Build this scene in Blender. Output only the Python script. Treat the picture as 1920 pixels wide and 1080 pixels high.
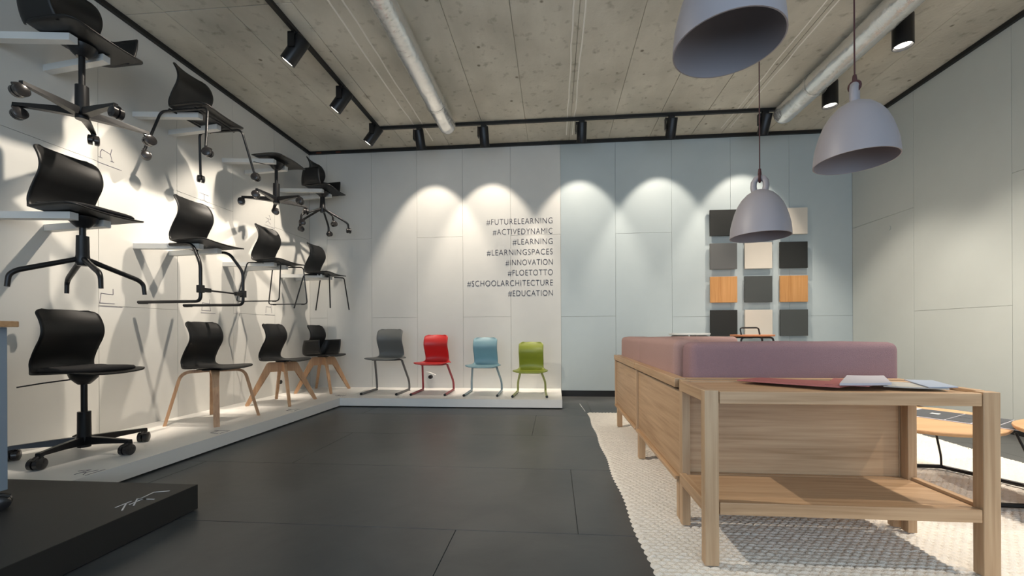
import bpy, bmesh, math, random
from mathutils import Vector, Matrix
random.seed(7)
PI = math.pi
C = bpy.context.scene.collection
for o in list(bpy.data.objects): bpy.data.objects.remove(o)

# ------------------------------------------------------------------ camera
F_PX, PX, PY, CAM_H = 760.0, 976.0, 622.3, 0.92
psi = math.atan(63/760.0); rho = 0.0047
R0 = Vector((math.cos(psi), math.sin(psi), 0)); FW = Vector((-math.sin(psi), math.cos(psi), 0)); UZ = Vector((0, 0, 1))
rt = R0*math.cos(rho) - UZ*math.sin(rho); up = UZ*math.cos(rho) + R0*math.sin(rho)
cd = bpy.data.cameras.new('camera'); cam = bpy.data.objects.new('camera', cd); C.objects.link(cam)
cam.matrix_world = Matrix(((rt.x, up.x, -FW.x, 0), (rt.y, up.y, -FW.y, 0), (rt.z, up.z, -FW.z, CAM_H), (0, 0, 0, 1)))
cd.sensor_width = 36; cd.lens = F_PX/1920*36
cd.shift_x = -(PX-960)/1920; cd.shift_y = (PY-540)/1920
cd.clip_start = 0.02
bpy.context.scene.camera = cam

# ------------------------------------------------------------------ world, light, exposure
sc = bpy.context.scene
w = bpy.data.worlds.new('world'); sc.world = w; w.use_nodes = True
w.node_tree.nodes['Background'].inputs[0].default_value = (0.62, 0.78, 1.0, 1)
w.node_tree.nodes['Background'].inputs[1].default_value = 0.6
sc.view_settings.view_transform = 'Standard'; sc.view_settings.look = 'None'
sc.view_settings.gamma = 1; sc.view_settings.use_curve_mapping = False
sc.view_settings.exposure = 0.42
WARM = (1.0, 0.885, 0.745); NEUT = (1.0, 0.90, 0.78)
def area(name, loc, rot, sx, sy, power, col):
    l = bpy.data.lights.new(name, 'AREA'); l.shape = 'RECTANGLE'; l.size = sx; l.size_y = sy; l.energy = power; l.color = col
    o = bpy.data.objects.new(name, l); C.objects.link(o); o.location = loc; o.rotation_euler = rot
    return o
# daylight through the shop window behind the camera
area('window_daylight', (0.3, -2.3, 1.75), (math.radians(116), 0, 0), 6.6, 2.9, 100, (0.68, 0.84, 1.0))
SPOT_LEFT, SPOT_BACK, SPOT_DOWN, SPOT_SOFA_FILL = 255, 182, 150, 380

# ------------------------------------------------------------------ materials
def mat(name, col, rough=0.5, metal=0.0, bump=0.0, bscale=60, var=0.0, vscale=6, spec=0.5, emit=None, coat=0):
    m = bpy.data.materials.new(name); m.use_nodes = True; nt = m.node_tree; b = nt.nodes['Principled BSDF']
    b.inputs['Base Color'].default_value = (*col, 1); b.inputs['Roughness'].default_value = rough
    b.inputs['Metallic'].default_value = metal; b.inputs['Specular IOR Level'].default_value = spec
    if coat: b.inputs['Coat Weight'].default_value = coat
    tc = nt.nodes.new('ShaderNodeTexCoord')
    n = nt.nodes.new('ShaderNodeTexNoise'); n.inputs['Scale'].default_value = vscale; n.inputs['Detail'].default_value = 5
    nt.links.new(tc.outputs['Object'], n.inputs['Vector'])
    mr = nt.nodes.new('ShaderNodeMixRGB'); mr.blend_type = 'MIX'
    v = max(var, 0.03)
    mr.inputs[1].default_value = (*[c*(1-v) for c in col], 1); mr.inputs[2].default_value = (*[min(1, c*(1+v)) for c in col], 1)
    nt.links.new(n.outputs['Fac'], mr.inputs[0]); nt.links.new(mr.outputs[0], b.inputs['Base Color'])
    if bump:
        n2 = nt.nodes.new('ShaderNodeTexNoise'); n2.inputs['Scale'].default_value = bscale; n2.inputs['Detail'].default_value = 3
        nt.links.new(tc.outputs['Object'], n2.inputs['Vector'])
        bp = nt.nodes.new('ShaderNodeBump'); bp.inputs['Strength'].default_value = bump; bp.inputs['Distance'].default_value = 0.01
        nt.links.new(n2.outputs['Fac'], bp.inputs['Height']); nt.links.new(bp.outputs['Normal'], b.inputs['Normal'])
    if emit:
        b.inputs['Emission Color'].default_value = (*emit[0], 1); b.inputs['Emission Strength'].default_value = emit[1]
    return m
def wood(name, c1, c2, c3, axis=0, rough=0.45, fine=70):
    m = bpy.data.materials.new(name); m.use_nodes = True; nt = m.node_tree; b = nt.nodes['Principled BSDF']
    b.inputs['Roughness'].default_value = rough
    tc = nt.nodes.new('ShaderNodeTexCoord'); mp = nt.nodes.new('ShaderNodeMapping')
    s = [fine]*3; s[axis] = fine*0.035; mp.inputs['Scale'].default_value = s
    nt.links.new(tc.outputs['Object'], mp.inputs['Vector'])
    n = nt.nodes.new('ShaderNodeTexNoise'); n.inputs['Scale'].default_value = 1; n.inputs['Detail'].default_value = 6; n.inputs['Distortion'].default_value = .4
    nt.links.new(mp.outputs[0], n.inputs['Vector'])
    mp2 = nt.nodes.new('ShaderNodeMapping'); s2 = [9]*3; s2[axis] = 0.8; mp2.inputs['Scale'].default_value = s2
    nt.links.new(tc.outputs['Object'], mp2.inputs['Vector'])
    n2 = nt.nodes.new('ShaderNodeTexNoise'); n2.inputs['Scale'].default_value = 1; n2.inputs['Detail'].default_value = 4; n2.inputs['Distortion'].default_value = 1.2
    nt.links.new(mp2.outputs[0], n2.inputs['Vector'])
    ad = nt.nodes.new('ShaderNodeMath'); ad.operation = 'ADD'; nt.links.new(n.outputs['Fac'], ad.inputs[0]); nt.links.new(n2.outputs['Fac'], ad.inputs[1])
    cr = nt.nodes.new('ShaderNodeValToRGB'); e = cr.color_ramp.elements
    e[0].position = 0.36; e[0].color = (*c1, 1); e[1].position = 0.66; e[1].color = (*c3, 1); k = e.new(0.5); k.color = (*c2, 1)
    hf = nt.nodes.new('ShaderNodeMath'); hf.operation = 'MULTIPLY'; hf.inputs[1].default_value = .5; nt.links.new(ad.outputs[0], hf.inputs[0])
    nt.links.new(hf.outputs[0], cr.inputs[0]); nt.links.new(cr.outputs[0], b.inputs['Base Color'])
    bp = nt.nodes.new('ShaderNodeBump'); bp.inputs['Strength'].default_value = .12; bp.inputs['Distance'].default_value = .003
    nt.links.new(n.outputs['Fac'], bp.inputs['Height']); nt.links.new(bp.outputs['Normal'], b.inputs['Normal'])
    return m
M = {}
M['white_wall'] = mat('white_wall_panel', (0.60, 0.59, 0.555), 0.55, var=.02)
M['blue_wall'] = mat('grey_blue_wall_panel', (0.42, 0.475, 0.485), 0.5, var=.02)
M['right_wall'] = mat('grey_green_wall_panel', (0.50, 0.525, 0.495), 0.55, var=.02)
M['joint'] = mat('wall_joint', (0.25, 0.25, 0.24), 0.8)
M['platform'] = mat('white_platform', (0.80, 0.78, 0.74), 0.45, var=.02)
M['black_platform'] = mat('black_platform', (0.022, 0.021, 0.019), 0.55, bump=.1, bscale=300)
M['black_trim'] = mat('black_trim', (0.006, 0.006, 0.006), 0.5)
M['black_metal'] = mat('black_metal', (0.012, 0.012, 0.013), 0.35, 0.3)
M['black_shell'] = mat('black_plastic_shell', (0.008, 0.0078, 0.0078), 0.46, spec=.38, bump=.06, bscale=500)
M['cushion'] = mat('black_seat_fabric', (0.012, 0.011, 0.012), 0.85, bump=.4, bscale=500)
M['caster'] = mat('caster_plastic', (0.02, 0.018, 0.018), 0.25)
M['grey_plastic'] = mat('grey_plastic', (0.13, 0.135, 0.13), 0.45)
M['grey_metal'] = mat('grey_metal', (0.16, 0.155, 0.15), 0.35, 0.4)
M['red_plastic'] = mat('red_plastic', (0.52, 0.022, 0.022), 0.4)
M['red_metal'] = mat('red_metal', (0.36, 0.06, 0.07), 0.35, .2)
M['blue_plastic'] = mat('light_blue_plastic', (0.21, 0.36, 0.41), 0.4)
M['blue_metal'] = mat('light_blue_metal', (0.26, 0.35, 0.40), 0.35, .2)
M['green_plastic'] = mat('olive_green_plastic', (0.25, 0.29, 0.035), 0.4)
M['green_metal'] = mat('olive_green_metal', (0.33, 0.36, 0.12), 0.35, .2)
M['bracket'] = mat('white_bracket', (0.62, 0.62, 0.60), 0.45)
M['beech'] = wood('beech_wood', (0.40, 0.215, 0.11), (0.50, 0.29, 0.155), (0.58, 0.355, 0.20), 2)
M['oak_x'] = wood('oak_wood_x', (0.36, 0.215, 0.11), (0.47, 0.30, 0.17), (0.56, 0.375, 0.22), 0)
M['oak_y'] = wood('oak_wood_y', (0.36, 0.215, 0.11), (0.47, 0.30, 0.17), (0.56, 0.375, 0.22), 1)
M['oak_z'] = wood('oak_wood_z', (0.37, 0.225, 0.12), (0.47, 0.31, 0.18), (0.55, 0.38, 0.23), 2)
M['table_oak'] = wood('coffee_table_oak', (0.50, 0.27, 0.12), (0.58, 0.33, 0.16), (0.64, 0.39, 0.20), 0)
M['sample_oak'] = wood('sample_oak', (0.38, 0.17, 0.05), (0.47, 0.23, 0.075), (0.53, 0.27, 0.10), 2)
M['orange_ply'] = mat('orange_seat', (0.62, 0.24, 0.11), 0.45)
M['white_seat'] = mat('white_seat', (0.75, 0.75, 0.72), 0.4)
M['pink_fabric'] = mat('dusty_pink_fabric', (0.38, 0.24, 0.215), 0.95, bump=.5, bscale=350, var=.12, vscale=220)
M['pink_fabric_shaded'] = mat('pink_fabric_shaded', (0.28, 0.17, 0.18), 0.95, bump=.5, bscale=350, var=.12, vscale=220)  # same pink fabric, cool shade of the near cushion put into the colour
M['lamp_shade'] = mat('lamp_shade_grey', (0.275, 0.262, 0.285), 0.5)
M['burgundy'] = mat('burgundy_cord', (0.055, 0.015, 0.017), 0.7)
M['foil'] = mat('aluminium_foil', (0.78, 0.77, 0.75), 0.26, 0.75, bump=1.0, bscale=15)
M['dark_tan'] = mat('dark_samples', (0.05, 0.055, 0.065), 0.5)
M['s_black'] = mat('sample_black', (0.009, 0.010, 0.009), 0.7)
M['s_grey'] = mat('sample_grey', (0.10, 0.10, 0.098), 0.6)
M['s_dark'] = mat('sample_anthracite', (0.052, 0.057, 0.055), 0.6)
M['s_cream'] = mat('sample_cream', (0.60, 0.545, 0.47), 0.6)
M['letter'] = mat('lettering_violet_black', (0.016, 0.010, 0.030), 0.5)
M['lens'] = mat('lamp_lens', (1, 1, 1), 0.3, emit=((1, 0.93, 0.82), 9))
M['desk_blue'] = mat('desk_blue_grey_metal', (0.25, 0.31, 0.38), 0.5)
M['paper_white'] = mat('paper_white', (0.46, 0.45, 0.49), 0.6)
M['paper_red'] = mat('paper_dusty_red', (0.34, 0.11, 0.10), 0.5)
M['paper_grey'] = mat('paper_grey_print', (0.42, 0.41, 0.38), 0.6)
M['paper_blue'] = mat('paper_pale_blue', (0.34, 0.40, 0.50), 0.5)
M['white_print'] = mat('white_print', (0.7, 0.7, 0.7), 0.6)
M['grey_print'] = mat('grey_print', (0.10, 0.09, 0.13), 0.6)
M['rug'] = mat('cream_wool', (0.80, 0.75, 0.67), 0.95, bump=.5, bscale=260, var=.10, vscale=40)
M['caulk'] = mat('pale_joint_filler', (0.80, 0.77, 0.70), 0.8)
M['orange_tape'] = mat('rust_filler', (0.12, 0.035, 0.015), 0.8)

def concrete():
    m = bpy.data.materials.new('raw_concrete'); m.use_nodes = True; nt = m.node_tree; b = nt.nodes['Principled BSDF']; b.inputs['Roughness'].default_value = .8
    geo = nt.nodes.new('ShaderNodeNewGeometry')
    def noise(sc_, det, mapscale=None):
        n = nt.nodes.new('ShaderNodeTexNoise'); n.inputs['Scale'].default_value = sc_; n.inputs['Detail'].default_value = det
        if mapscale:
            mp = nt.nodes.new('ShaderNodeMapping'); mp.inputs['Scale'].default_value = mapscale
            nt.links.new(geo.outputs['Position'], mp.inputs['Vector']); nt.links.new(mp.outputs[0], n.inputs['Vector'])
        else: nt.links.new(geo.outputs['Position'], n.inputs['Vector'])
        return n
    a = noise(1.3, 8); r1 = nt.nodes.new('ShaderNodeValToRGB'); e = r1.color_ramp.elements
    e[0].position = .3; e[0].color = (.45, .425, .36, 1); e[1].position = .7; e[1].color = (.61, .58, .50, 1)
    nt.links.new(a.outputs['Fac'], r1.inputs[0])
    s = noise(11, 8); r2 = nt.nodes.new('ShaderNodeValToRGB'); e = r2.color_ramp.elements
    e[0].position = .27; e[0].color = (.58, .56, .53, 1); e[1].position = .42; e[1].color = (1, 1, 1, 1)
    nt.links.new(s.outputs['Fac'], r2.inputs[0])
    mx = nt.nodes.new('ShaderNodeMixRGB'); mx.blend_type = 'MULTIPLY'; mx.inputs[0].default_value = .85
    nt.links.new(r1.outputs[0], mx.inputs[1]); nt.links.new(r2.outputs[0], mx.inputs[2])
    v = nt.nodes.new('ShaderNodeTexVoronoi'); v.inputs['Scale'].default_value = 3.2; v.inputs['Randomness'].default_value = 1
    nt.links.new(geo.outputs['Position'], v.inputs['Vector'])
    r3 = nt.nodes.new('ShaderNodeValToRGB'); e = r3.color_ramp.elements
    e[0].position = .035; e[0].color = (.3, .27, .22, 1); e[1].position = .07; e[1].color = (1, 1, 1, 1)
    nt.links.new(v.outputs['Distance'], r3.inputs[0])
    mx2 = nt.nodes.new('ShaderNodeMixRGB'); mx2.blend_type = 'MULTIPLY'; mx2.inputs[0].default_value = .9
    nt.links.new(mx.outputs[0], mx2.inputs[1]); nt.links.new(r3.outputs[0], mx2.inputs[2])
    st = noise(1, 4, (4, 1.6, 1)); r4 = nt.nodes.new('ShaderNodeValToRGB'); e = r4.color_ramp.elements
    e[0].position = .35; e[0].color = (.90, .89, .86, 1); e[1].position = .6; e[1].color = (1.08, 1.07, 1.05, 1)
    nt.links.new(st.outputs['Fac'], r4.inputs[0])
    mx3 = nt.nodes.new('ShaderNodeMixRGB'); mx3.blend_type = 'MULTIPLY'; mx3.inputs[0].default_value = .8
    nt.links.new(mx2.outputs[0], mx3.inputs[1]); nt.links.new(r4.outputs[0], mx3.inputs[2])
    nt.links.new(mx3.outputs[0], b.inputs['Base Color'])
    bn = noise(30, 6); bp = nt.nodes.new('ShaderNodeBump'); bp.inputs['Strength'].default_value = .35; bp.inputs['Distance'].default_value = .01
    nt.links.new(bn.outputs['Fac'], bp.inputs['Height']); nt.links.new(bp.outputs['Normal'], b.inputs['Normal'])
    return m
M['concrete'] = concrete()
def tile_mat():
    m = bpy.data.materials.new('anthracite_floor_tile'); m.use_nodes = True; nt = m.node_tree; b = nt.nodes['Principled BSDF']
    geo = nt.nodes.new('ShaderNodeNewGeometry')
    n = nt.nodes.new('ShaderNodeTexNoise'); n.inputs['Scale'].default_value = 2.2; n.inputs['Detail'].default_value = 7; n.inputs['Distortion'].default_value = .6
    nt.links.new(geo.outputs['Position'], n.inputs['Vector'])
    r = nt.nodes.new('ShaderNodeValToRGB'); e = r.color_ramp.elements
    e[0].position = .3; e[0].color = (.046, .049, .050, 1); e[1].position = .72; e[1].color = (.088, .089, .086, 1)
    nt.links.new(n.outputs['Fac'], r.inputs[0]); nt.links.new(r.outputs[0], b.inputs['Base Color'])
    rr = nt.nodes.new('ShaderNodeMapRange'); rr.inputs[3].default_value = .30; rr.inputs[4].default_value = .42
    nt.links.new(n.outputs['Fac'], rr.inputs[0]); nt.links.new(rr.outputs[0], b.inputs['Roughness'])
    n2 = nt.nodes.new('ShaderNodeTexNoise'); n2.inputs['Scale'].default_value = 9; n2.inputs['Detail'].default_value = 4
    nt.links.new(geo.outputs['Position'], n2.inputs['Vector'])
    bp = nt.nodes.new('ShaderNodeBump'); bp.inputs['Strength'].default_value = .12; bp.inputs['Distance'].default_value = .01
    nt.links.new(n2.outputs['Fac'], bp.inputs['Height']); nt.links.new(bp.outputs['Normal'], b.inputs['Normal'])
    return m
M['tile'] = tile_mat()

# ------------------------------------------------------------------ helpers
def link(name, me, m, parent=None, smooth=None):
    o = bpy.data.objects.new(name, me); C.objects.link(o)
    if m is not None and not me.materials: me.materials.append(m)
    if parent is not None: o.parent = parent
    return o
def obj(name, bm, m, parent=None, smooth=False, angle=40):
    me = bpy.data.meshes.new(name); bmesh.ops.recalc_face_normals(bm, faces=bm.faces[:])
    if smooth:
        for f in bm.faces: f.smooth = True
        for e in bm.edges:
            if len(e.link_faces) == 2 and e.calc_face_angle(0) > math.radians(angle): e.smooth = False
    bm.to_mesh(me); bm.free()
    return link(name, me, m, parent)
def thing(name, label, cat, loc=(0, 0, 0), rotz=0, group=None):
    o = bpy.data.objects.new(name, None); C.objects.link(o); o.empty_display_size = .1
    o.location = loc; o.rotation_euler = (0, 0, rotz); o['label'] = label; o['category'] = cat
    if group: o['group'] = group
    return o
def tag(o, label, cat, group=None):
    o['label'] = label; o['category'] = cat
    if group: o['group'] = group
    return o
def struct(o): o['kind'] = 'structure'; return o
def box(bm, x0, x1, y0, y1, z0, z1, bev=0, mtx=None):
    g = bmesh.ops.create_cube(bm, size=1)['verts']
    bmesh.ops.scale(bm, verts=g, vec=(x1-x0, y1-y0, z1-z0)); bmesh.ops.translate(bm, verts=g, vec=((x0+x1)/2, (y0+y1)/2, (z0+z1)/2))
    if bev:
        es = list({e for v in g for e in v.link_edges})
        r = bmesh.ops.bevel(bm, geom=es, offset=bev, segments=2, affect='EDGES', profile=.5)
        g = list({v for f in r['faces'] for v in f.verts} | {v for v in g if v.is_valid})
    if mtx is not None:
        vs = set()
        for v in g:
            if v.is_valid: vs.add(v)
        bmesh.ops.transform(bm, matrix=mtx, verts=list(vs))
    return g
def bx(name, m, parent, x0, x1, y0, y1, z0, z1, bev=0.0):
    bm = bmesh.new(); box(bm, x0, x1, y0, y1, z0, z1, bev); return obj(name, bm, m, parent)
def fillet(pts, rads, seg=5):
    pts = [Vector(p) for p in pts]; out = [pts[0]]
    for i in range(1, len(pts)-1):
        p, a, b = pts[i], pts[i-1], pts[i+1]; r = rads if isinstance(rads, (int, float)) else rads[i-1]
        da = (a-p); db = (b-p); r = min(r, da.length*.48, db.length*.48)
        if r < 1e-4: out.append(p); continue
        s = p+da.normalized()*r; e = p+db.normalized()*r
        for k in range(seg+1):
            t = k/seg; out.append(s*(1-t)**2 + p*2*t*(1-t) + e*t*t)
    out.append(pts[-1]); return out
def tube(bm, pts, r, n=10, r2=None, flat=1.0, closed=False):
    """round (or flattened) tube through pts"""
    pts = [Vector(p) for p in pts]; L = len(pts); rings = []
    prev = None
    for i, p in enumerate(pts):
        t = (pts[min(i+1, L-1)] - pts[max(i-1, 0)]).normalized()
        if prev is None:
            ref = Vector((0, 0, 1)) if abs(t.z) < .9 else Vector((1, 0, 0)); u = t.cross(ref).normalized()
        else:
            u = (prev - t*prev.dot(t)).normalized()
        prev = u; v = t.cross(u).normalized()
        rr = r if r2 is None else r+(r2-r)*i/(L-1)
        rings.append([bm.verts.new(p + u*rr*math.cos(2*PI*k/n) + v*rr*flat*math.sin(2*PI*k/n)) for k in range(n)])
    for a, b in zip(rings, rings[1:]):
        for k in range(n): bm.faces.new((a[k], a[(k+1) % n], b[(k+1) % n], b[k]))
    bm.faces.new(rings[0][::-1]); bm.faces.new(rings[-1])
def cyl(bm, p0, p1, r, r2=None, n=20): tube(bm, [p0, p1], r, n, r2)
def lathe(bm, prof, n=40, center=(0, 0, 0), cap=False):
    cx, cy, cz = center; rings = []
    for r, z in prof:
        rings.append([bm.verts.new((cx+r*math.cos(2*PI*k/n), cy+r*math.sin(2*PI*k/n), cz+z)) for k in range(n)] if r > 1e-5 else [bm.verts.new((cx, cy, cz+z))])
    for a, b in zip(rings, rings[1:]):
        for k in range(n):
            if len(a) == 1 and len(b) == 1: continue
            if len(a) == 1: bm.faces.new((a[0], b[(k+1) % n], b[k]))
            elif len(b) == 1: bm.faces.new((a[k], a[(k+1) % n], b[0]))
            else: bm.faces.new((a[k], a[(k+1) % n], b[(k+1) % n], b[k]))
def tb(name, m, parent, pts, r, n=10, r2=None, flat=1.0):
    bm = bmesh.new(); tube(bm, pts, r, n, r2, flat); return obj(name, bm, m, parent, smooth=True)
def prism(bm, pts, y0, y1):
    """polygon in xz extruded in y"""
    a = [bm.verts.new((x, y0, z)) for x, z in pts]; b = [bm.verts.new((x, y1, z)) for x, z in pts]; n = len(pts)
    bm.faces.new(a); bm.faces.new(b[::-1])
    for i in range(n): bm.faces.new((a[i], b[i], b[(i+1) % n], a[(i+1) % n]))
def share(name, me, parent, loc=(0, 0, 0), rot=(0, 0, 0), scale=None):
    o = bpy.data.objects.new(name, me); C.objects.link(o); o.parent = parent; o.location = loc; o.rotation_euler = rot
    if scale: o.scale = scale
    return o

# ------------------------------------------------------------------ room
XL, XR, YB, YF, ZC = -3.655, 4.008, 5.808, -2.4, 3.63
floor = struct(bx('floor', M['joint'], None, XL-.1, XR+.1, YF-.1, YB+.1, -.06, -.006))
G = .0016
ys = [YF, -1.606, -.742, .124, .99, 1.856, 2.72, 3.586, 4.45, 5.316, YB]
offs = [.4, -.9, .2, -.3, -.46, .105, .75, -.2, .42, -.7]
for i in range(len(ys)-1):
    xs = [XL]; x = offs[i]-2.6*3
    if i == 4: x = -.46-2.6*2
    while x < XR-.02:
        if x > XL+.05: xs.append(x)
        x += 2.6
    xs.append(XR)
    for a, b in zip(xs, xs[1:]): bx('floor_tile', M['tile'], floor, a+G, b-G, ys[i]+G, ys[i+1]-G, -.008, 0, .0012)
ceil = struct(bx('ceiling', M['concrete'], None, XL-.1, XR+.1, YF-.1, YB+.1, ZC+.01, ZC+.15))
cxs = [XL, -3.26, -2.70, -2.13, -1.50, -.92, -.355, .225, .774, 1.336, 1.90, 2.30, 2.90, 3.45, XR]
for i, (a, b) in enumerate(zip(cxs, cxs[1:])):
    cuts = [YF, 3.16, YB] if b < -1.9 or (i % 3 == 1) else [YF, [.7, 1.4, 1.0][i % 3], YB]
    for y0, y1 in zip(cuts, cuts[1:]):
        dz = random.uniform(0, .003)
        bx('concrete_panel', M['concrete'], ceil, a+.003, b-.003, y0+.003, y1-.003, ZC+dz, ZC+.012, .0015)
for x0 in (.178, .268, -1.82, -1.704, 2.24, 2.345):
    bm = bmesh.new(); pts = [(x0+random.uniform(-.008, .008), YF+.1+k*.22, ZC+.001) for k in range(37)]
    tube(bm, pts, .0085, 5, flat=.5); o = obj('joint_filler', bm, M['caulk'], ceil, smooth=True)
def wall(name, axis, fixed, seams, zsplit, mats, lo, hi, sgn):
    """panelled wall: axis 'x' runs along x at y=fixed, axis 'y' along y at x=fixed"""
    t0, t1 = (fixed, fixed+.12*sgn)
    a0, a1 = min(t0+.011*sgn, t1), max(t0+.011*sgn, t1)
    root = struct(bx(name, M['joint'], None, *( (lo, hi, a0, a1) if axis == 'x' else (a0, a1, lo, hi) ), 0, ZC+.1))
    for i, (s0, s1) in enumerate(zip(seams, seams[1:])):
        zs = [.0] + zsplit[i % len(zsplit)] + [ZC]
        for z0, z1 in zip(zs, zs[1:]):
            p0, p1 = sorted((fixed, fixed+.0115*sgn)); g = .0013
            args = (s0+g, s1-g, p0, p1) if axis == 'x' else (p0, p1, s0+g, s1-g)
            bx('wall_panel', mats(s0), root, *args, z0+g, z1-g, .0008)
    return root
wall('wall_back', 'x', YB, [XL, -3.38, -2.69, -2.0, -1.318, -.618, .1, .869, 1.642, 2.43, 3.2, XR],
     [[1.14], [2.31], [1.14], [2.31], [1.14], [2.31], [1.135], [2.30], [1.12], [2.30], [1.12]],
     lambda s: M['white_wall'] if s < .05 else M['blue_wall'], XL-.1, XR+.1, 1)
wall('wall_left', 'y', XL, [YF, -1.86, -1.17, -.48, .21, .9, 1.59, 2.28, 2.974, 3.66, 4.35, 5.04, YB], [[1.15], [2.31]],
     lambda s: M['white_wall'], YF, YB, -1)
wall('wall_right', 'y', XR, [YF, -1.84, -.88, .08, 1.04, 2.0, 2.96, 3.901, 4.875, YB], [[2.29], [1.132]],
     lambda s: M['right_wall'], YF, YB, 1)
# front wall behind the camera with the shop window opening
bmf = bmesh.new()
box(bmf, XL-.1, -3.2, YF-.12, YF-.001, 0, ZC); box(bmf, 3.7, XR+.1, YF-.12, YF-.001, 0, ZC)
box(bmf, -3.2, 3.7, YF-.12, YF-.001, 0, .2); box(bmf, -3.2, 3.7, YF-.12, YF-.001, 3.3, ZC)
struct(obj('wall_front', bmf, M['white_wall']))
bmf = bmesh.new()
for x in (-3.18, -1.5, .2, 1.9, 3.68): box(bmf, x-.025, x+.025, YF-.09, YF-.03, .2, 3.3)
box(bmf, -3.2, 3.7, YF-.09, YF-.03, .2, .25); box(bmf, -3.2, 3.7, YF-.09, YF-.03, 3.25, 3.3)
struct(obj('window_1', bmf, M['black_metal']))
for k, (n, a) in enumerate((('trim_1', (XL, XR, YB-.035, YB-.001, 3.588, ZC-.002)), ('trim_2', (XL+.001, XL+.035, YF+.1, YB-.04, 3.588, ZC-.002)), ('trim_3', (XR-.035, XR-.001, YF+.1, YB-.04, 3.588, ZC-.002)))):
    struct(bx(n, M['black_trim'], None, *a))
struct(bx('baseboard_back', M['black_trim'], None, .104, XR-.02, YB-.012, YB-.0005, 0.0005, .085))
struct(bx('baseboard_right', M['black_trim'], None, XR-.012, XR-.0005, YF+.1, YB-.014, 0.0005, .085))
for x in (-3.52, -3.22):
    bx('rust_filler_patch', M['orange_tape'], bpy.data.objects['trim_1'], x, x+.075, YB-.038, YB-.0355, 3.592, 3.612)
bmq = bmesh.new(); tube(bmq, [(.321, 5.20, .0004), (.352, 4.72, .0004)], .004, 6, flat=.3); obj('scratch_mark', bmq, M['white_print'], floor)
bmq = bmesh.new(); cyl(bmq, (XR, 5.209, 2.142), (XR-.006, 5.209, 2.142), .028)
tag(obj('cable_outlet', bmq, M['right_wall']), 'small round pale cable outlet on the right wall near the corner', 'outlet')
# white L-shaped display platform
PH = .108
bm = bmesh.new()
prf = [(XL+.001, 2.01), (-2.663, 2.01), (-2.663, 4.845), (.092, 4.845), (.092, YB-.001), (XL+.001, YB-.001)]
def plate(bm, prf, z0, z1):
    a = [bm.verts.new((x, y, z0)) for x, y in prf]; b = [bm.verts.new((x, y, z1)) for x, y in prf]; n = len(prf)
    bm.faces.new(a[::-1]); bm.faces.new(b)
    for i in range(n): bm.faces.new((a[i], a[(i+1) % n], b[(i+1) % n], b[i]))
plate(bm, prf, .012, PH)
pl = tag(obj('display_platform', bm, M['platform']), 'low white L-shaped display platform along left and back walls', 'platform')
bm = bmesh.new(); prf2 = [(XL+.002, 2.03), (-2.70, 2.03), (-2.70, 4.88), (.06, 4.88), (.06, YB-.002), (XL+.002, YB-.002)]
plate(bm, prf2, 0.0005, .012); obj('plinth', bm, M['black_trim'], pl)
bp_ = tag(bx('black_platform', M['black_platform'], None, XL+.002, -1.862, -.8, 1.975, .004, .13, .002), 'low matt black display platform in the left foreground', 'platform')

# ------------------------------------------------------------------ printed pictograms
def strokes(name, m, lines, fr, wd, label, cat='pictogram', group=None):
    """flat line drawing; fr(u,v) -> world point, built as thin raised bars"""
    bm = bmesh.new(); nrm = (fr(1, 0)-fr(0, 0)).cross(fr(0, 1)-fr(0, 0)).normalized()
    for ln in lines:
        for (u0, v0), (u1, v1) in zip(ln, ln[1:]):
            a, b = fr(u0, v0), fr(u1, v1); d = (b-a).normalized(); s = d.cross(nrm).normalized()*wd/2; a = a-d*wd/2; b = b+d*wd/2
            lo = [bm.verts.new(p) for p in (a-s, b-s, b+s, a+s)]; hi = [bm.verts.new(p+nrm*.0012) for p in (a-s, b-s, b+s, a+s)]
            bm.faces.new(lo[::-1]); bm.faces.new(hi)
            for i in range(4): bm.faces.new((lo[i], lo[(i+1) % 4], hi[(i+1) % 4], hi[i]))
    return tag(obj(name, bm, m), label, cat, group)
ICON = {
 'caster': [[(0, .02), (0, .065), (.012, .09), (.075, .075), (.085, .12)], [(.075, .075), (.088, .02)], [(.075, .02), (.1, .02)], [(-.012, .02), (.012, .02)]],
 'stool': [[(-.02, .09), (.09, .09)], [(.035, .09), (.035, .03)], [(-.01, .015), (.035, .03), (.08, .015)]],
 'star': [[(.0, .07), (.09, .07), (.06, .12)], [(.04, .07), (.04, .04)], [(0, .01), (.04, .04), (.085, .01)]],
 'cframe': [[(.09, .12), (.09, .075), (.0, .08), (-.01, .0), (.1, .0)]],
 'skid': [[(.09, .12), (.085, .075), (.0, .08), (-.01, .0), (.1, .0), (.085, .075)]],
 'legs': [[(.09, .12), (.085, .075), (.0, .08), (-.01, .0)], [(.085, .075), (.1, .0)]],
}
def wallpic(y, z, kind, label):
    return strokes('wall_pictogram', M['grey_print'], ICON[kind]+[[(-.02, -.025), (.16, -.025)]], lambda u, v: Vector((XL+.0003, y+u, z+v)), .004, label, group='chair pictograms on the left wall')
wallpic(2.99, 2.33, 'caster', 'small caster chair line drawing under the top row, leftmost on the wall')
wallpic(3.93, 2.29, 'stool', 'small stool line drawing printed between the top and middle rows')
wallpic(4.88, 2.32, 'star', 'small star base chair line drawing below the topmost armchair')
wallpic(2.99, 1.17, 'cframe', 'small cantilever chair line drawing left of the black sled runner')
wallpic(3.94, 1.16, 'skid', 'small sled chair line drawing right above the beech-legged chair')
wallpic(4.88, 1.18, 'legs', 'small four-legged chair line drawing above the wooden star-base chair')
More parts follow.
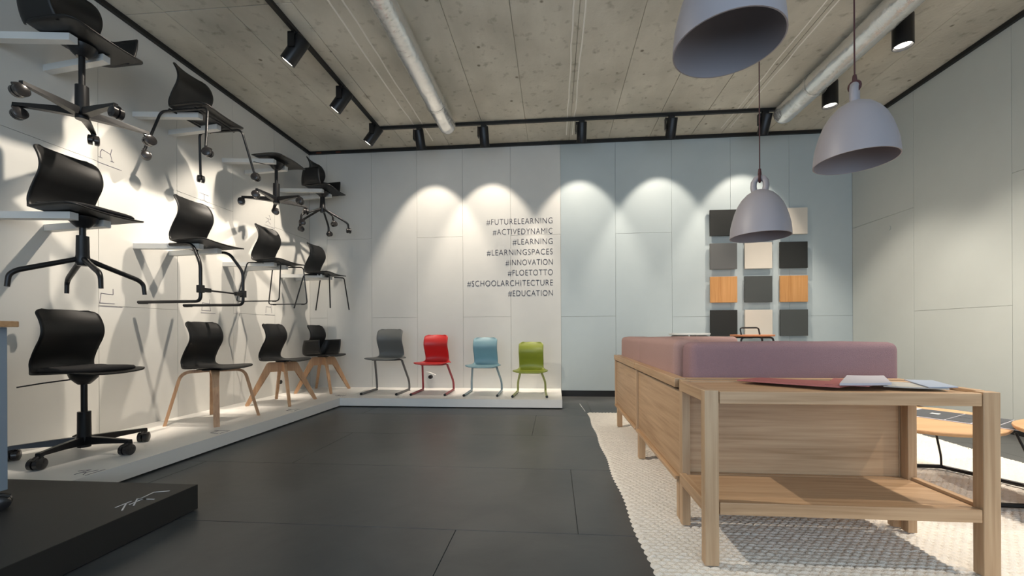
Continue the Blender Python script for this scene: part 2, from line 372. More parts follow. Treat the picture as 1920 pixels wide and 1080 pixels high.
def flpic(x, y, z, kind, m, label, s=1.0, cat='pictogram', grp=None):
    return strokes('platform_pictogram', m, ICON[kind]+[[(-.01, -.02), (.1, -.02)]], lambda u, v: Vector((x - v*s, y + u*s, z+.0004)), .005*s, label, cat, grp)
gp = 'chair pictograms on the white platform'
flpic(-2.70, 2.12, PH, 'star', M['grey_print'], 'tiny grey line drawing on white platform before the swivel chair', .9, grp=gp)
flpic(-2.72, 3.08, PH, 'legs', M['grey_print'], 'tiny grey line drawing on platform before the beech-legged chair', .9, grp=gp)
flpic(-2.72, 4.02, PH, 'legs', M['grey_print'], 'tiny grey line drawing on platform before the wooden star-base chair', .9, grp=gp)
flpic(-2.72, 4.98, PH, 'star', M['grey_print'], 'tiny grey line drawing on platform before the wooden-legged armchair', .9, grp=gp)
gp = 'white pictograms on the black platform'
strokes('platform_pictogram', M['white_print'], [[(-.07, .0), (.0, .05)], [(-.045, .05), (.02, .05)], [(-.02, .0), (.05, .05), (.05, .012)], [(-.01, .025), (.05, .025)]],
        lambda u, v: Vector((-1.93-v*1.2, 1.73+u, .1303)), .006, 'white crossed-leg line drawing on the black platform, nearer one', 'pictogram', gp)
strokes('platform_pictogram', M['white_print'], [[(-.05, .0), (-.05, .06), (.03, .07), (.05, .02)]],
        lambda u, v: Vector((-1.905-v*1.2, 1.83+u, .1303)), .006, 'white U-shaped line drawing near the black platform corner', 'pictogram', gp)

# ------------------------------------------------------------------ chair shells
def profile(s, top=.425, depth=.235):
    """side profile of the moulded shell as (x, z): front edge of the seat to top of the backrest, s in 0..1"""
    P = [(depth, -.002), (depth-.03, .010), (.12, .012), (.0, .006), (-.08, .003), (-.125, .008), (-.158, .030), (-.173, .070), (-.168, .115),
         (-.140, .175), (-.112, .225), (-.098, .268), (-.100, .312), (-.116, .358), (-.140, .398), (-.160, .425)]
    n = len(P)-1; x = s*n; i = min(int(x), n-1); t = x-i
    p0, p1, p2, p3 = P[max(i-1, 0)], P[i], P[i+1], P[min(i+2, n)]
    def cr(a, b, c, d): return .5*((2*b)+(-a+c)*t+(2*a-5*b+4*c-d)*t*t+(-a+3*b-3*c+d)*t**3)
    X, Z = (cr(p0[k], p1[k], p2[k], p3[k]) for k in (0, 1))
    if Z > .012: Z = .012+(Z-.012)*(top-.012)/.413
    return X, Z
def shell_mesh(name, wb=.182, ws=.235, top=.425, depth=.235, back=True, xs=1.0):
    """moulded shell surface; wb/ws are half widths of backrest and seat"""
    me = bpy.data.meshes.new(name); bm = bmesh.new(); NS, NT = 64, 18; grid = []
    smax = 1.0 if back else 6.2/15
    pts = [profile(smax*i/NS, top, depth) for i in range(NS+1)]
    acc = [0]
    for a, b in zip(pts, pts[1:]): acc.append(acc[-1]+math.dist(a, b))
    L = acc[-1]
    for i, (x, z) in enumerate(pts):
        s = smax*i/NS; d = acc[i]; k = min(1, max(0, (s*15-3.0)/3.5)); k = k*k*(3-2*k)
        wdt = ws*(1-k)+wb*k
        if not back: wdt = ws
        r1 = .075
        if d < r1: wdt -= r1-math.sqrt(max(0, r1*r1-(r1-d)**2))
        r2 = .05 if back else .09
        if L-d < r2: wdt -= r2-math.sqrt(max(0, r2*r2-(r2-(L-d))**2))
        kb = min(1, max(0, (s*15-5)/3)) if back else 0
        row = []
        for j in range(NT+1):
            t = 2*j/NT-1; y = t*wdt
            cz = (.010*(t*t) - .006)*(1-kb) if back else -.004-.012*t*t
            cxx = (.030*(t*t))*kb
            if not back: cz += -.02*((x/.235)**2)+.02
            row.append(bm.verts.new(((x+cxx)*xs, y, z+cz)))
        grid.append(row)
    for a, b in zip(grid, grid[1:]):
        for j in range(NT): bm.faces.new((a[j], a[j+1], b[j+1], b[j]))
    bmesh.ops.recalc_face_normals(bm, faces=bm.faces[:])
    for f in bm.faces: f.smooth = True
    bm.to_mesh(me); bm.free(); return me
def add_shell(parent, me, m, z, name='seat_shell', rot=0):
    if not me.materials: me.materials.append(m)
    o = bpy.data.objects.new(name, me); C.objects.link(o); o.parent = parent; o.location = (0, 0, z)
    so = o.modifiers.new('thickness', 'SOLIDIFY'); so.thickness = .009; so.offset = 0
    return o
SHELL = shell_mesh('black_shell')
STOOLSHELL = shell_mesh('stool_shell', back=False, ws=.225)
def wing_mesh():
    bm = bmesh.new(); NU, NV = 14, 10; g = []
    for i in range(NU+1):
        u = i/NU; row = []
        for j in range(NV+1):
            v = j/NV
            x = -.195+.06*v*(1-u)+.305*u ; top = .215 + .01*u
            z = .006+(top-.006)*v**1.15 - (0.0 if u < .9 else .0)
            y = .205+.065*(1-(1-v)**2.2)
            if u < .3:
                kk = (1-u/.3)**2; y -= .05*kk; z = max(z, .03*kk+z*(1-.15*kk))
            row.append(bm.verts.new((x, y, z)))
        g.append(row)
    for a, b in zip(g, g[1:]):
        for j in range(NV): bm.faces.new((a[j], a[j+1], b[j+1], b[j]))
    for f in bm.faces: f.smooth = True
    me = bpy.data.meshes.new('armrest_wing'); bm.to_mesh(me); bm.free(); me.materials.append(M['black_shell']); return me
WING = wing_mesh()
def add_wings(root, z):
    for s in (1, -1):
        o = share('armrest', WING, root, (0, 0, z), (0, 0, 0), (1, s, 1))
        so = o.modifiers.new('thickness', 'SOLIDIFY'); so.thickness = .009; so.offset = 0
def cushion(root, z):
    bm = bmesh.new(); n = 44; rings = []
    for (k, zz) in ((.955, .010), (1, .018), (1.0, .028), (.965, .036), (.85, .040), (.5, .042)):
        r = []
        for i in range(n):
            a = 2*PI*i/n; ca, sa = math.cos(a), math.sin(a); e = 2/4.2
            x = .04+.172*k*math.copysign(abs(ca)**e, ca); y = .205*k*math.copysign(abs(sa)**e, sa)
            r.append(bm.verts.new((x, y, z+zz+(.006 if x < -.06 else 0)*1)))
        rings.append(r)
    for a, b in zip(rings, rings[1:]):
        for i in range(n): bm.faces.new((a[i], a[(i+1) % n], b[(i+1) % n], b[i]))
    bm.faces.new(rings[0][::-1]); bm.faces.new(rings[-1])
    obj('seat_cushion', bm, M['cushion'], root, smooth=True, angle=60)
# caster (twin wheel) mesh shared
def caster_meshes():
    out = []
    for kind in ('caster', 'wheel'):
        bm = bmesh.new()
        if kind == 'wheel':
            cyl(bm, (0, -.0095, 0), (0, .0095, 0), .030, .030, 20); cyl(bm, (0, .0095, 0), (0, .0135, 0), .029, .021, 20)
        else:
            cyl(bm, (0, 0, .03), (0, 0, .078), .009, n=10); cyl(bm, (.012, -.006, .03), (.012, .006, .03), .008, n=10)
            tube(bm, fillet([(-.012, 0, .052), (.012, 0, .064), (.036, 0, .05)], .02), .010, 8)
        bmesh.ops.recalc_face_normals(bm, faces=bm.faces[:])
        for f in bm.faces: f.smooth = True
        for e in bm.edges:
            if len(e.link_faces) == 2 and e.calc_face_angle(0) > .7: e.smooth = False
        me = bpy.data.meshes.new(kind); bm.to_mesh(me); bm.free(); me.materials.append(M['caster']); out.append(me)
    return out
CAST, WHEEL = caster_meshes()
def place_caster(parent, loc, rot, scale):
    o = share('caster', CAST, parent, loc, rot, scale)
    for sd in (1, -1): share('wheel', WHEEL, o, (.012, sd*.0135, .03), (0 if sd > 0 else PI, 0, 0))
    return o
def mech(root, H, m=None):
    bm = bmesh.new(); lathe(bm, [(0, -.075), (.030, -.075), (.045, -.06), (.07, -.03), (.078, -.004), (0, -.004)], 24, (0, 0, H))
    obj('seat_mechanism', bm, M['black_metal'], root, smooth=True)
def plate_under(root, H):
    bm = bmesh.new(); box(bm, -.10, .12, -.09, .09, H-.018, H-.004, .004); obj('seat_plate', bm, M['black_metal'], root, smooth=True)
def gas(root, H, z1=.27, z0=.045):
    tb('gas_lift', M['black_metal'], root, [(0, 0, z1-.02), (0, 0, H-.06)], .017, 16)
    bm = bmesh.new(); lathe(bm, [(0, z0), (.034, z0), (.036, z0+.05), (.034, z1), (.0, z1)], 24); obj('column', bm, M['black_metal'], root, smooth=True)
def five_star(root, rot, R=.33, n=5):
    for k in range(n):
        a = rot+2*PI*k/n; c, s = math.cos(a), math.sin(a)
        bm = bmesh.new()
        hw0, hw1 = .023, .015
        vs = []
        for (rad, hw, zt, zb) in ((.02, hw0, .118, .062), (R*.55, .019, .110, .074), (R-.02, hw1, .101, .078), (R+.012, hw1, .099, .074)):
            ring = [(rad*c - y*s, rad*s + y*c, z) for y, z in ((-hw, zb), (hw, zb), (hw*.72, zt), (-hw*.72, zt))]
            vs.append([bm.verts.new(p) for p in ring])
        for p, q in zip(vs, vs[1:]):
            for i in range(4): bm.faces.new((p[i], p[(i+1) % 4], q[(i+1) % 4], q[i]))
        bm.faces.new(vs[0][::-1]); bm.faces.new(vs[-1])
        obj('base_arm', bm, M['black_metal'], root)
        place_caster(root, (R*c, R*s, 0), (0, 0, a+random.uniform(-2.4, 2.4)), (1.2, 1.2, 1.2))
def chair(label, X, Y, Z, rotz=0, group=None, name='shell_chair'):
    return thing(name, label, 'chair', (X, Y, Z), rotz, group)
def stretcher_frame(root, H, m, hw=.15, x0=-.12, x1=.16, r=.009):
    tb('seat_frame', m, root, fillet([(x0, -hw, H-.012), (x1, -hw, H-.012), (x1, hw, H-.012), (x0, hw, H-.012), (x0, -hw, H-.012)], .03), r, 8)

# prong brackets on the wall
def bracket(Y, zb, which):
    root = thing('wall_bracket', f'white two-pronged wall bracket carrying {which}', 'bracket', (XL, Y, zb), 0, 'wall brackets under the mounted chairs')
    for s in (-1, 1):
        bm = bmesh.new()
        pts = [(.001, s*.165-.024), (.555, s*.098-.024), (.555, s*.098+.024), (.001, s*.165+.024)]
        a = [bm.verts.new((x, y, 0)) for x, y in pts]; b = [bm.verts.new((x, y, .045)) for x, y in pts]
        bm.faces.new(a[::-1]); bm.faces.new(b)
        for i in range(4): bm.faces.new((a[i], a[(i+1) % 4], b[(i+1) % 4], b[i]))
        obj('prong', bm, M['bracket'], root)
    return root
X0 = -3.165
gW = 'black chairs mounted on the left wall'; gP = 'black chairs on the white platform'
ZT, ZM = 2.813, 1.663
cols = [2.48, 3.43, 4.385, 5.33]
names_t = ['the topmost armchair with swivel base near the camera', 'the black caster chair with four tube legs', 'the backless black stool', 'the armchair in the far corner']
names_m = ['the black chair with a four-arm star base', 'the black cantilever chair', 'the black wire sled chair', 'the black chair with four thin straight legs']
for i, y in enumerate(cols):
    bracket(y, ZT, names_t[i]); bracket(y, ZM, names_m[i])

# --- c1 armchair with five-star caster base, top left
H = .54
c = chair('black armchair shell on caster star base, top row nearest the camera', X0, cols[0], ZT+.045-H+.001, 0, gW, 'armchair')
add_shell(c, SHELL, M['black_shell'], H+.006); add_wings(c, H+.006); mech(c, H); gas(c, H); five_star(c, math.radians(-12))
# --- c9 swivel chair bottom left
H = .545
c = chair('black swivel chair with seat pad and casters standing on white platform', -3.185, 2.50, PH+.0005, 0, gP, 'swivel_chair')
add_shell(c, SHELL, M['black_shell'], H+.006); cushion(c, H+.006); mech(c, H); gas(c, H, .285); five_star(c, 0)
tb('height_lever', M['black_metal'], c, [(-.02, -.02, H-.035), (-.10, -.15, H-.05), (-.16, -.24, H-.066)], .0045, 8)
# --- c5 four-star fixed base, mid left
H = .50
c = chair('black chair with seat pad on four-arm star base, middle row leftmost', X0, cols[0], ZM+.045-H+.001, 0, gW, 'star_base_chair')
add_shell(c, SHELL, M['black_shell'], H+.006); cushion(c, H+.006); mech(c, H)
tb('gas_lift', M['black_metal'], c, [(0, 0, .34), (0, 0, H-.06)], .017, 16)
bm = bmesh.new(); lathe(bm, [(0, .17), (.028, .17), (.040, .20), (.034, .24), (.032, .37), (0, .37)], 24); obj('column', bm, M['black_metal'], c, smooth=True)
for k in range(4):
    a = math.radians(66)+k*PI/2; q, s = math.cos(a), math.sin(a)
    pts = fillet([(.02*q, .02*s, .215), (.285*q, .285*s, .105), (.315*q, .315*s, .075), (.322*q, .322*s, .0)], [.03, .02], 4)
    tb('base_arm', M['black_metal'], c, pts, .017, 10, .0125)
# --- c2 four tube legs with casters
H = .463
c = chair('black chair on four splayed tube legs with casters, top row second', X0, cols[1], ZT+.045-H+.001, 0, gW, 'caster_chair')
add_shell(c, SHELL, M['black_shell'], H+.006)
for sy in (-1, 1):
    tb('side_frame', M['black_metal'], c, fillet([(-.285, sy*.275, .07), (-.215, sy*.19, H-.016), (.215, sy*.19, H-.010), (.275, sy*.275, .07)], .045), .0105, 10)
    tb('cross_tube', M['black_metal'], c, [(sy*.12, -.21, H-.012), (sy*.12, .21, H-.012)], .009, 8)
    for x in (-.285, .275): place_caster(c, (x, sy*.275, 0), (0, 0, random.uniform(-2, 2)), (1.15, 1.15, 1.15))
# --- c3 stool
H = .505
c = thing('swivel_stool', 'black backless stool on five-arm caster base, top row third', 'stool', (X0+.01, cols[2], ZT+.045-H+.001), 0, gW)
add_shell(c, STOOLSHELL, M['black_shell'], H+.006); mech(c, H); gas(c, H, .27); five_star(c, math.radians(-14), .33)
tb('height_lever', M['black_metal'], c, [(-.02, -.02, H-.035), (-.08, -.12, H-.05), (-.12, -.20, H-.06)], .004, 8)
# --- c4 armchair with tube star base
H = .535
c = chair('black armchair with tubular caster star base, top row in the far corner', X0, cols[3], ZT+.045-H+.001, 0, gW, 'armchair')
add_shell(c, SHELL, M['black_shell'], H+.006); add_wings(c, H+.006); mech(c, H)
bm = bmesh.new(); lathe(bm, [(0, .25), (.03, .25), (.042, .29), (.036, .33), (.03, .46), (.0, .47)], 24); obj('column', bm, M['black_metal'], c, smooth=True)
for k in range(5):
    a = math.radians(35)+2*PI*k/5; q, s = math.cos(a), math.sin(a)
    pts = fillet([(.02*q, .02*s, .30), (.28*q, .28*s, .165), (.325*q, .325*s, .135), (.33*q, .33*s, .07)], [.03, .03], 4)
    tb('base_arm', M['black_metal'], c, pts, .014, 10)
    place_caster(c, (.33*q, .33*s, 0), (0, 0, random.uniform(-2, 2)), (1.15, 1.15, 1.15))
# --- c6 cantilever
H = .53
c = chair('black cantilever chair with thick tube runners, middle row second', X0, cols[1], ZM+.045-H+.001, 0, gW, 'cantilever_chair')
add_shell(c, SHELL, M['black_shell'], H+.006)
for sy in (-1, 1):
    path = fillet([(-.41, sy*.215, .013), (.185, sy*.235, .013), (.185, sy*.235, .33), (.075, sy*.195, H-.02), (-.16, sy*.17, H-.014)], [.05, .05, .06], 6)
    tb('tube_leg', M['black_metal'], c, path, .0135, 12)
    bx('floor_glide', M['black_trim'], c, -.40, -.33, sy*.215-.012, sy*.215+.012, -.004, .004)
    bx('stacking_clamp', M['black_trim'], c, .165, .205, sy*.235-.022, sy*.235+.022, .085, .15, .003)
    y0, y1 = sorted((sy*.215, sy*.14)); bx('clamp_sleeve', M['black_trim'], c, .170, .200, y0, y1, .095, .13, .003)
tb('cross_bar', M['black_metal'], c, [(.185, -.16, .112), (.185, .16, .112)], .008, 8)
tb('rear_runner', M['black_metal'], c, [(-.16, -.17, H-.014), (-.16, .17, H-.014)], .0105, 8)
# --- c7 sled
H = .45
c = chair('black chair on thin wire sled frame, middle row third', X0, cols[2], ZM+.045-H+.001, 0, gW, 'sled_chair')
add_shell(c, SHELL, M['black_shell'], H+.006)
for sy in (-1, 1):
    path = fillet([(-.04, sy*.19, H-.010), (-.185, sy*.20, H-.012), (-.275, sy*.25, .0075), (.215, sy*.25, .0075), (.20, sy*.20, H-.010), (-.04, sy*.19, H-.010)], [.03, .035, .04, .04], 5)
    tb('wire_side', M['black_metal'], c, path, .0065, 8)
    for x in (-.2, .16): bx('floor_glide', M['black_trim'], c, x-.02, x+.02, sy*.25-.006, sy*.25+.006, -.003, .005)
    tb('cross_wire', M['black_metal'], c, [(.08*sy+.03, -.19, H-.010), (.08*sy+.03, .19, H-.010)], .006, 8)
bx('seat_bracket', M['black_trim'], c, -.13, -.07, -.16, .16, H-.014, H-.001, .002)
# --- c8 four legs
H = .465
c = chair('black chair on four thin straight steel legs, middle row in the far corner', X0, cols[3], ZM+.045-H+.001, 0, gW, 'four_leg_chair')
add_shell(c, SHELL, M['black_shell'], H+.006)
for sy in (-1, 1):
    for (xa, xb) in ((-.15, -.255), (.20, .245)):
        tb('leg', M['black_metal'], c, fillet([(0.0 if xa < 0 else .08, sy*.14, H-.010), (xa, sy*.19, H-.012), (xb, sy*.245, 0)], .03), .0085, 8)
tb('cross_tube', M['black_metal'], c, [(.03, -.15, H-.010), (.03, .15, H-.010)], .009, 8)
# --- c10 bent beech legs
H = .488
c = chair('black shell chair on four bent beech plywood legs, on white platform', -3.165, 3.535, PH, 0, gP, 'wooden_leg_chair')
add_shell(c, SHELL, M['black_shell'], H+.006)
for k, (sx, sy) in enumerate(((1, 1), (1, -1), (-1, -1), (-1, 1))):
    fx, fy = sx*.245, sy*.25; a = math.atan2(fy, fx); q, s = math.cos(a), math.sin(a)
    R = math.hypot(fx, fy)
    ctr = fillet([(.03, 0, H-.02), (R-.115, 0, H-.024), (R, 0, 0)], .075, 7)
    bm = bmesh.new(); rings = []
    for i, p in enumerate(ctr):
        t = (ctr[min(i+1, len(ctr)-1)]-ctr[max(i-1, 0)]).normalized(); nn = Vector((-t.z, 0, t.x)).normalized()
        if nn.z < 0 and i == 0: pass
        fr = i/(len(ctr)-1); hw = .034-.012*fr; th = .012
        ring = []
        for yy, n_ in ((-hw, -th), (hw, -th), (hw, th), (-hw, th)):
            P_ = p+nn*n_; ring.append(bm.verts.new((P_.x*q-yy*s, P_.x*s+yy*q, max(P_.z, .0) if i < len(ctr)-1 else 0)))
        rings.append(ring)
    for p, r in zip(rings, rings[1:]):
        for i in range(4): bm.faces.new((p[i], p[(i+1) % 4], r[(i+1) % 4], r[i]))
    bm.faces.new(rings[0][::-1]); bm.faces.new(rings[-1])
    obj('leg', bm, M['beech'], c, smooth=True)
plate_under(c, H)
# --- c11 / c12 star-shaped wooden trestle bases
def trestle(c, H):
    for k in range(4):
        a = PI/4+k*PI/2+.02; q, s = math.cos(a), math.sin(a); bm = bmesh.new()
        R = .355; prof = [(.012, H-.012), (.135, H-.012), (.16, H-.03), (R+.012, .01), (R+.005, 0), (R-.022, 0), (R-.03, .012), (.155, H-.16), (.125, H-.125), (.012, H-.12)]
        A = [bm.verts.new((x*q+.013*s, x*s-.013*q, z)) for x, z in prof]; B = [bm.verts.new((x*q-.013*s, x*s+.013*q, z)) for x, z in prof]; n = len(prof)
        bm.faces.new(A); bm.faces.new(B[::-1])
        for i in range(n): bm.faces.new((A[i], B[i], B[(i+1) % n], A[(i+1) % n]))
        bmesh.ops.triangulate(bm, faces=[f for f in bm.faces if len(f.verts) > 4])
        obj('leg', bm, M['beech'], c)
    bm = bmesh.new(); lathe(bm, [(0, H-.012), (.07, H-.012), (.07, H-.002), (0, H-.002)], 20); obj('seat_plate', bm, M['black_metal'], c, smooth=True)
c = chair('black shell chair on solid beech star trestle, between beech-legged chair and armchair', -3.165, 4.49, PH, 0, gP, 'wooden_leg_chair')
add_shell(c, SHELL, M['black_shell'], .494); trestle(c, .488)
c = chair('black armchair on solid beech star trestle in the platform corner', -3.215, 5.41, PH, 0, gP, 'armchair')
add_shell(c, SHELL, M['black_shell'], .494); add_wings(c, .494); trestle(c, .488)

# --- coloured school chairs on the back platform (facing the room)
def school(label, X, H, top, wb, ws, fw, tw, ml, ms, ydep, runner=.47):
    c = chair(label, X, ydep, PH, -PI/2, 'coloured school chairs in a size row', 'school_chair')
    me = shell_mesh('school_shell', wb, ws, top, .22, True, 1.0)
    add_shell(c, me, ml, H+.006)
    for sy in (-1, 1):
        path = fillet([(.265, sy*tw, .016), (-.205, sy*fw, .016), (-.195, sy*fw, .13), (-.04, sy*(fw-.045), H-.02)], [.03, .06], 5)
        tb('tube_leg', ms, c, path, .0148, 10)
        tb('end_cap', M['black_trim'], c, [(.262, sy*tw, .016), (.282, sy*tw, .016)], .0158, 10)
        bx('floor_glide', M['black_trim'], c, -.215, -.17, sy*fw-.01, sy*fw+.01, .0008, .006)
    path = fillet([(-.04, -(fw-.045), H-.02), (-.02, -(fw-.07), H-.005), (-.02, (fw-.07), H-.005), (-.04, (fw-.045), H-.02)], .02, 3)
    tb('seat_frame', ms, c, path, .011, 8)
    tb('seat_frame', ms, c, fillet([(-.03, -(fw-.06), H-.012), (.12, -(fw-.07), H-.008), (.12, fw-.07, H-.008), (-.03, fw-.06, H-.012)], .03), .009, 8)
    return c
school('largest grey school chair standing left of the red chair', -2.265, .452, .400, .178, .245, .235, .235, M['grey_plastic'], M['grey_metal'], 5.345)
school('red school chair standing between the grey and light blue chairs', -1.612, .392, .378, .165, .225, .217, .222, M['red_plastic'], M['red_metal'], 5.335)
school('light blue school chair standing between red and green chairs', -.925, .360, .372, .162, .222, .208, .212, M['blue_plastic'], M['blue_metal'], 5.30)
school('smallest olive green school chair at the right platform end', -.305, .298, .372, .162, .222, .185, .212, M['green_plastic'], M['green_metal'], 5.25)

# wall socket with a plug under the red chair
t = thing('wall_socket', 'small round wall socket with dark plug behind the red chair', 'socket', (-1.80, YB-.001, .27))
bm = bmesh.new(); cyl(bm, (0, 0, 0), (0, -.008, 0), .04); obj('cover_plate', bm, M['white_seat'], t, smooth=True)
bm = bmesh.new(); cyl(bm, (0, -.008, 0), (0, -.05, 0), .032, .026); obj('plug', bm, M['caster'], t, smooth=True)
bm = bmesh.new(); tube(bm, fillet([(-.06, -.02, .07), (.0, -.03, .065), (.08, -.03, .03)], .05), .012, 8, flat=.4); obj('cable_flap', bm, M['white_seat'], t, smooth=True)
t = thing('wall_socket', 'small dark wall socket low on the left wall behind the wooden-legged armchair', 'socket', (XL+.001, 5.10, .27))
bm = bmesh.new(); cyl(bm, (0, 0, 0), (.008, 0, 0), .04); obj('cover_plate', bm, M['white_seat'], t, smooth=True)
bm = bmesh.new(); cyl(bm, (.008, 0, 0), (.04, 0, 0), .03, .026); obj('plug', bm, M['caster'], t, smooth=True)

# ------------------------------------------------------------------ wall lettering
def lettering(word, xl, xr, z, hgt, label):
    cu = bpy.data.curves.new('text', 'FONT'); cu.body = word; cu.size = 1; cu.align_x = 'LEFT'; cu.offset = -.014; cu.extrude = .01; cu.space_character = 1.10
    to = bpy.data.objects.new('text_tmp', cu); C.objects.link(to); bpy.context.view_layer.update()
    me = bpy.data.meshes.new_from_object(to.evaluated_get(bpy.context.evaluated_depsgraph_get())); bpy.data.objects.remove(to)
    xsv = [v.co.x for v in me.vertices]; zs = [v.co.y for v in me.vertices]
    x0, x1 = min(xsv), max(xsv); z0, z1 = min(zs), max(zs)
    for v in me.vertices:
        px, py, pz = v.co
        v.co = ((px-x0)/(x1-x0)*(xr-xl), -.0005-(pz+.01)*.1, (py-z0)/(z1-z0)*hgt)
    me.materials.clear(); me.materials.append(M['letter'])
    o = link('wall_lettering', me, None); o.location = (xl, YB-.0005, z)
    tag(o, label, 'lettering', 'hashtag lines on the back wall'); return o
rows = [('#FUTURELEARNING', 912), ('#ACTIVEDYNAMIC', 924), ('#LEARNING', 961.5), ('#LEARNINGSPACES', 912.5), ('#INNOVATION', 948), ('#FLOETOTTO', 952), ('#SCHOOLARCHITECTURE', 875), ('#EDUCATION', 952.5)]
lab = ['violet-black wall lettering reading #FUTURELEARNING, topmost line', 'violet-black wall lettering reading #ACTIVEDYNAMIC, second line', 'violet-black wall lettering reading #LEARNING, third line',
       'violet-black wall lettering reading #LEARNINGSPACES, fourth line', 'violet-black wall lettering reading #INNOVATION, fifth line', 'violet-black wall lettering, short sixth line between innovation and architecture lines',
       'violet-black wall lettering reading #SCHOOLARCHITECTURE, longest line', 'violet-black wall lettering reading #EDUCATION, lowest line']
for i, (wd, px) in enumerate(rows):
    lettering(wd, -.969+(px-912)*.00770, -.016, 2.462-i*.1477, .089, lab[i])

# ------------------------------------------------------------------ sample boards
sg = [['s_black', 's_grey', 's_cream'], ['s_grey', 's_cream', 's_black'], ['sample_oak', 's_dark', 'sample_oak'], ['s_black', 's_cream', 's_dark']]
nm = {'s_black': 'black', 's_grey': 'mid grey', 's_cream': 'cream', 'sample_oak': 'honey oak', 's_dark': 'anthracite'}
rw = ['top row', 'second row', 'third row', 'bottom row']; cl = ['left column', 'middle column', 'right column']
for r in range(4):
    for k in range(3):
        x = 2.137+k*.4565; z = 2.578-.4575*r
        t = thing('sample_board', f'square {nm[sg[r][k]]} sample board on grey-blue wall, {rw[r]}, {cl[k]}', 'sample board', (x, YB-.001, z-.355), 0, 'square material samples on the back wall')
        bx('board', M[sg[r][k]], t, 0, .355, -.055, -.030, 0, .355, .0015)
        bx('batten', M['white_seat'], t, .04, .315, -.030, 0, .04, .315)

# ------------------------------------------------------------------ ducts
def duct(X, y1, r, zc, label):
    bm = bmesh.new(); prev = None; n = 28; ys_ = []; y = YF+.1
    while y < y1-.06: ys_.append(y); y += .05
    ys_ += [y1-.05, y1-.02, y1-.004, y1]
    rng = random.Random(int(X*100)); rings = []
    for i, y in enumerate(ys_):
        k = 1.0
        if y > y1-.045: k = .93
        if y > y1-.015: k = .75
        if y >= y1: k = .4
        wob = 1+.05*math.sin(y*2.1+X)*.5
        seam = 1.035 if any(abs(y-s) < .03 for s in (4.5, 3.6, 2.7, 1.8)) else 1
        rings.append([bm.verts.new((X+r*k*wob*seam*math.cos(2*PI*j/n)*(1+rng.uniform(-.012, .012)), y, zc+r*k*seam*math.sin(2*PI*j/n)*(1+rng.uniform(-.012, .012)))) for j in range(n)])
    for a, b in zip(rings, rings[1:]):
        for j in range(n): bm.faces.new((a[j], a[(j+1) % n], b[(j+1) % n], b[j]))
    bm.faces.new(rings[0][::-1]); bm.faces.new(rings[-1])
    t = tag(obj('ventilation_duct', bm, M['foil'], None, smooth=True, angle=70), label, 'duct', 'foil ducts under the ceiling')
    for y in (4.5, 2.9, 1.3):
        bm = bmesh.new(); tube(bm, [(X+(r+.012)*math.cos(a), y, zc+(r+.012)*math.sin(a)) for a in [PI*k/14 for k in range(0, 29)]], .006, 6, flat=.4)
        obj('hanger_band', bm, M['foil'], t, smooth=True)
    return t
duct(-1.325, 5.04, .105, 3.515, 'crinkled silver foil duct on the left, near the spotlight track')
duct(2.742, 5.12, .115, 3.505, 'crinkled silver foil duct on the right, above the pendants')

# ------------------------------------------------------------------ track and spotlights
TZ = ZC-.002
bm = bmesh.new(); box(bm, -2.305, 2.80, 5.155, 5.19, TZ-.034, TZ)
tr = tag(obj('lighting_track', bm, M['black_trim']), 'black lighting track running across the ceiling before the back wall', 'track')
tag(bx('lighting_track', M['black_trim'], None, -2.305, -2.268, YF+.3, 5.154, TZ-.034, TZ), 'black lighting track running away from the camera along the left side', 'track')
bm = bmesh.new(); box(bm, -2.315, -2.255, 5.13, 5.20, TZ-.037, TZ-.0345); obj('corner_connector', bm, M['black_metal'], tr)
def spot_lamp(name, loc, direction, energy, size, blend, col=WARM, rad=.022, smooth=1.6):
    l = bpy.data.lights.new(name, 'SPOT'); l.energy = energy; l.spot_size = math.radians(size); l.spot_blend = blend; l.color = col; l.shadow_soft_size = rad
    l.use_nodes = True; nt = l.node_tree; em = nt.nodes['Emission']; lf = nt.nodes.new('ShaderNodeLightFalloff')   # reflector lamp: softened near field
    lf.inputs['Strength'].default_value = 1; lf.inputs['Smooth'].default_value = smooth; nt.links.new(lf.outputs['Quadratic'], em.inputs['Strength'])
    o = bpy.data.objects.new(name, l); C.objects.link(o); o.location = loc
    o.rotation_euler = Vector(direction).to_track_quat('-Z', 'Y').to_euler(); return o
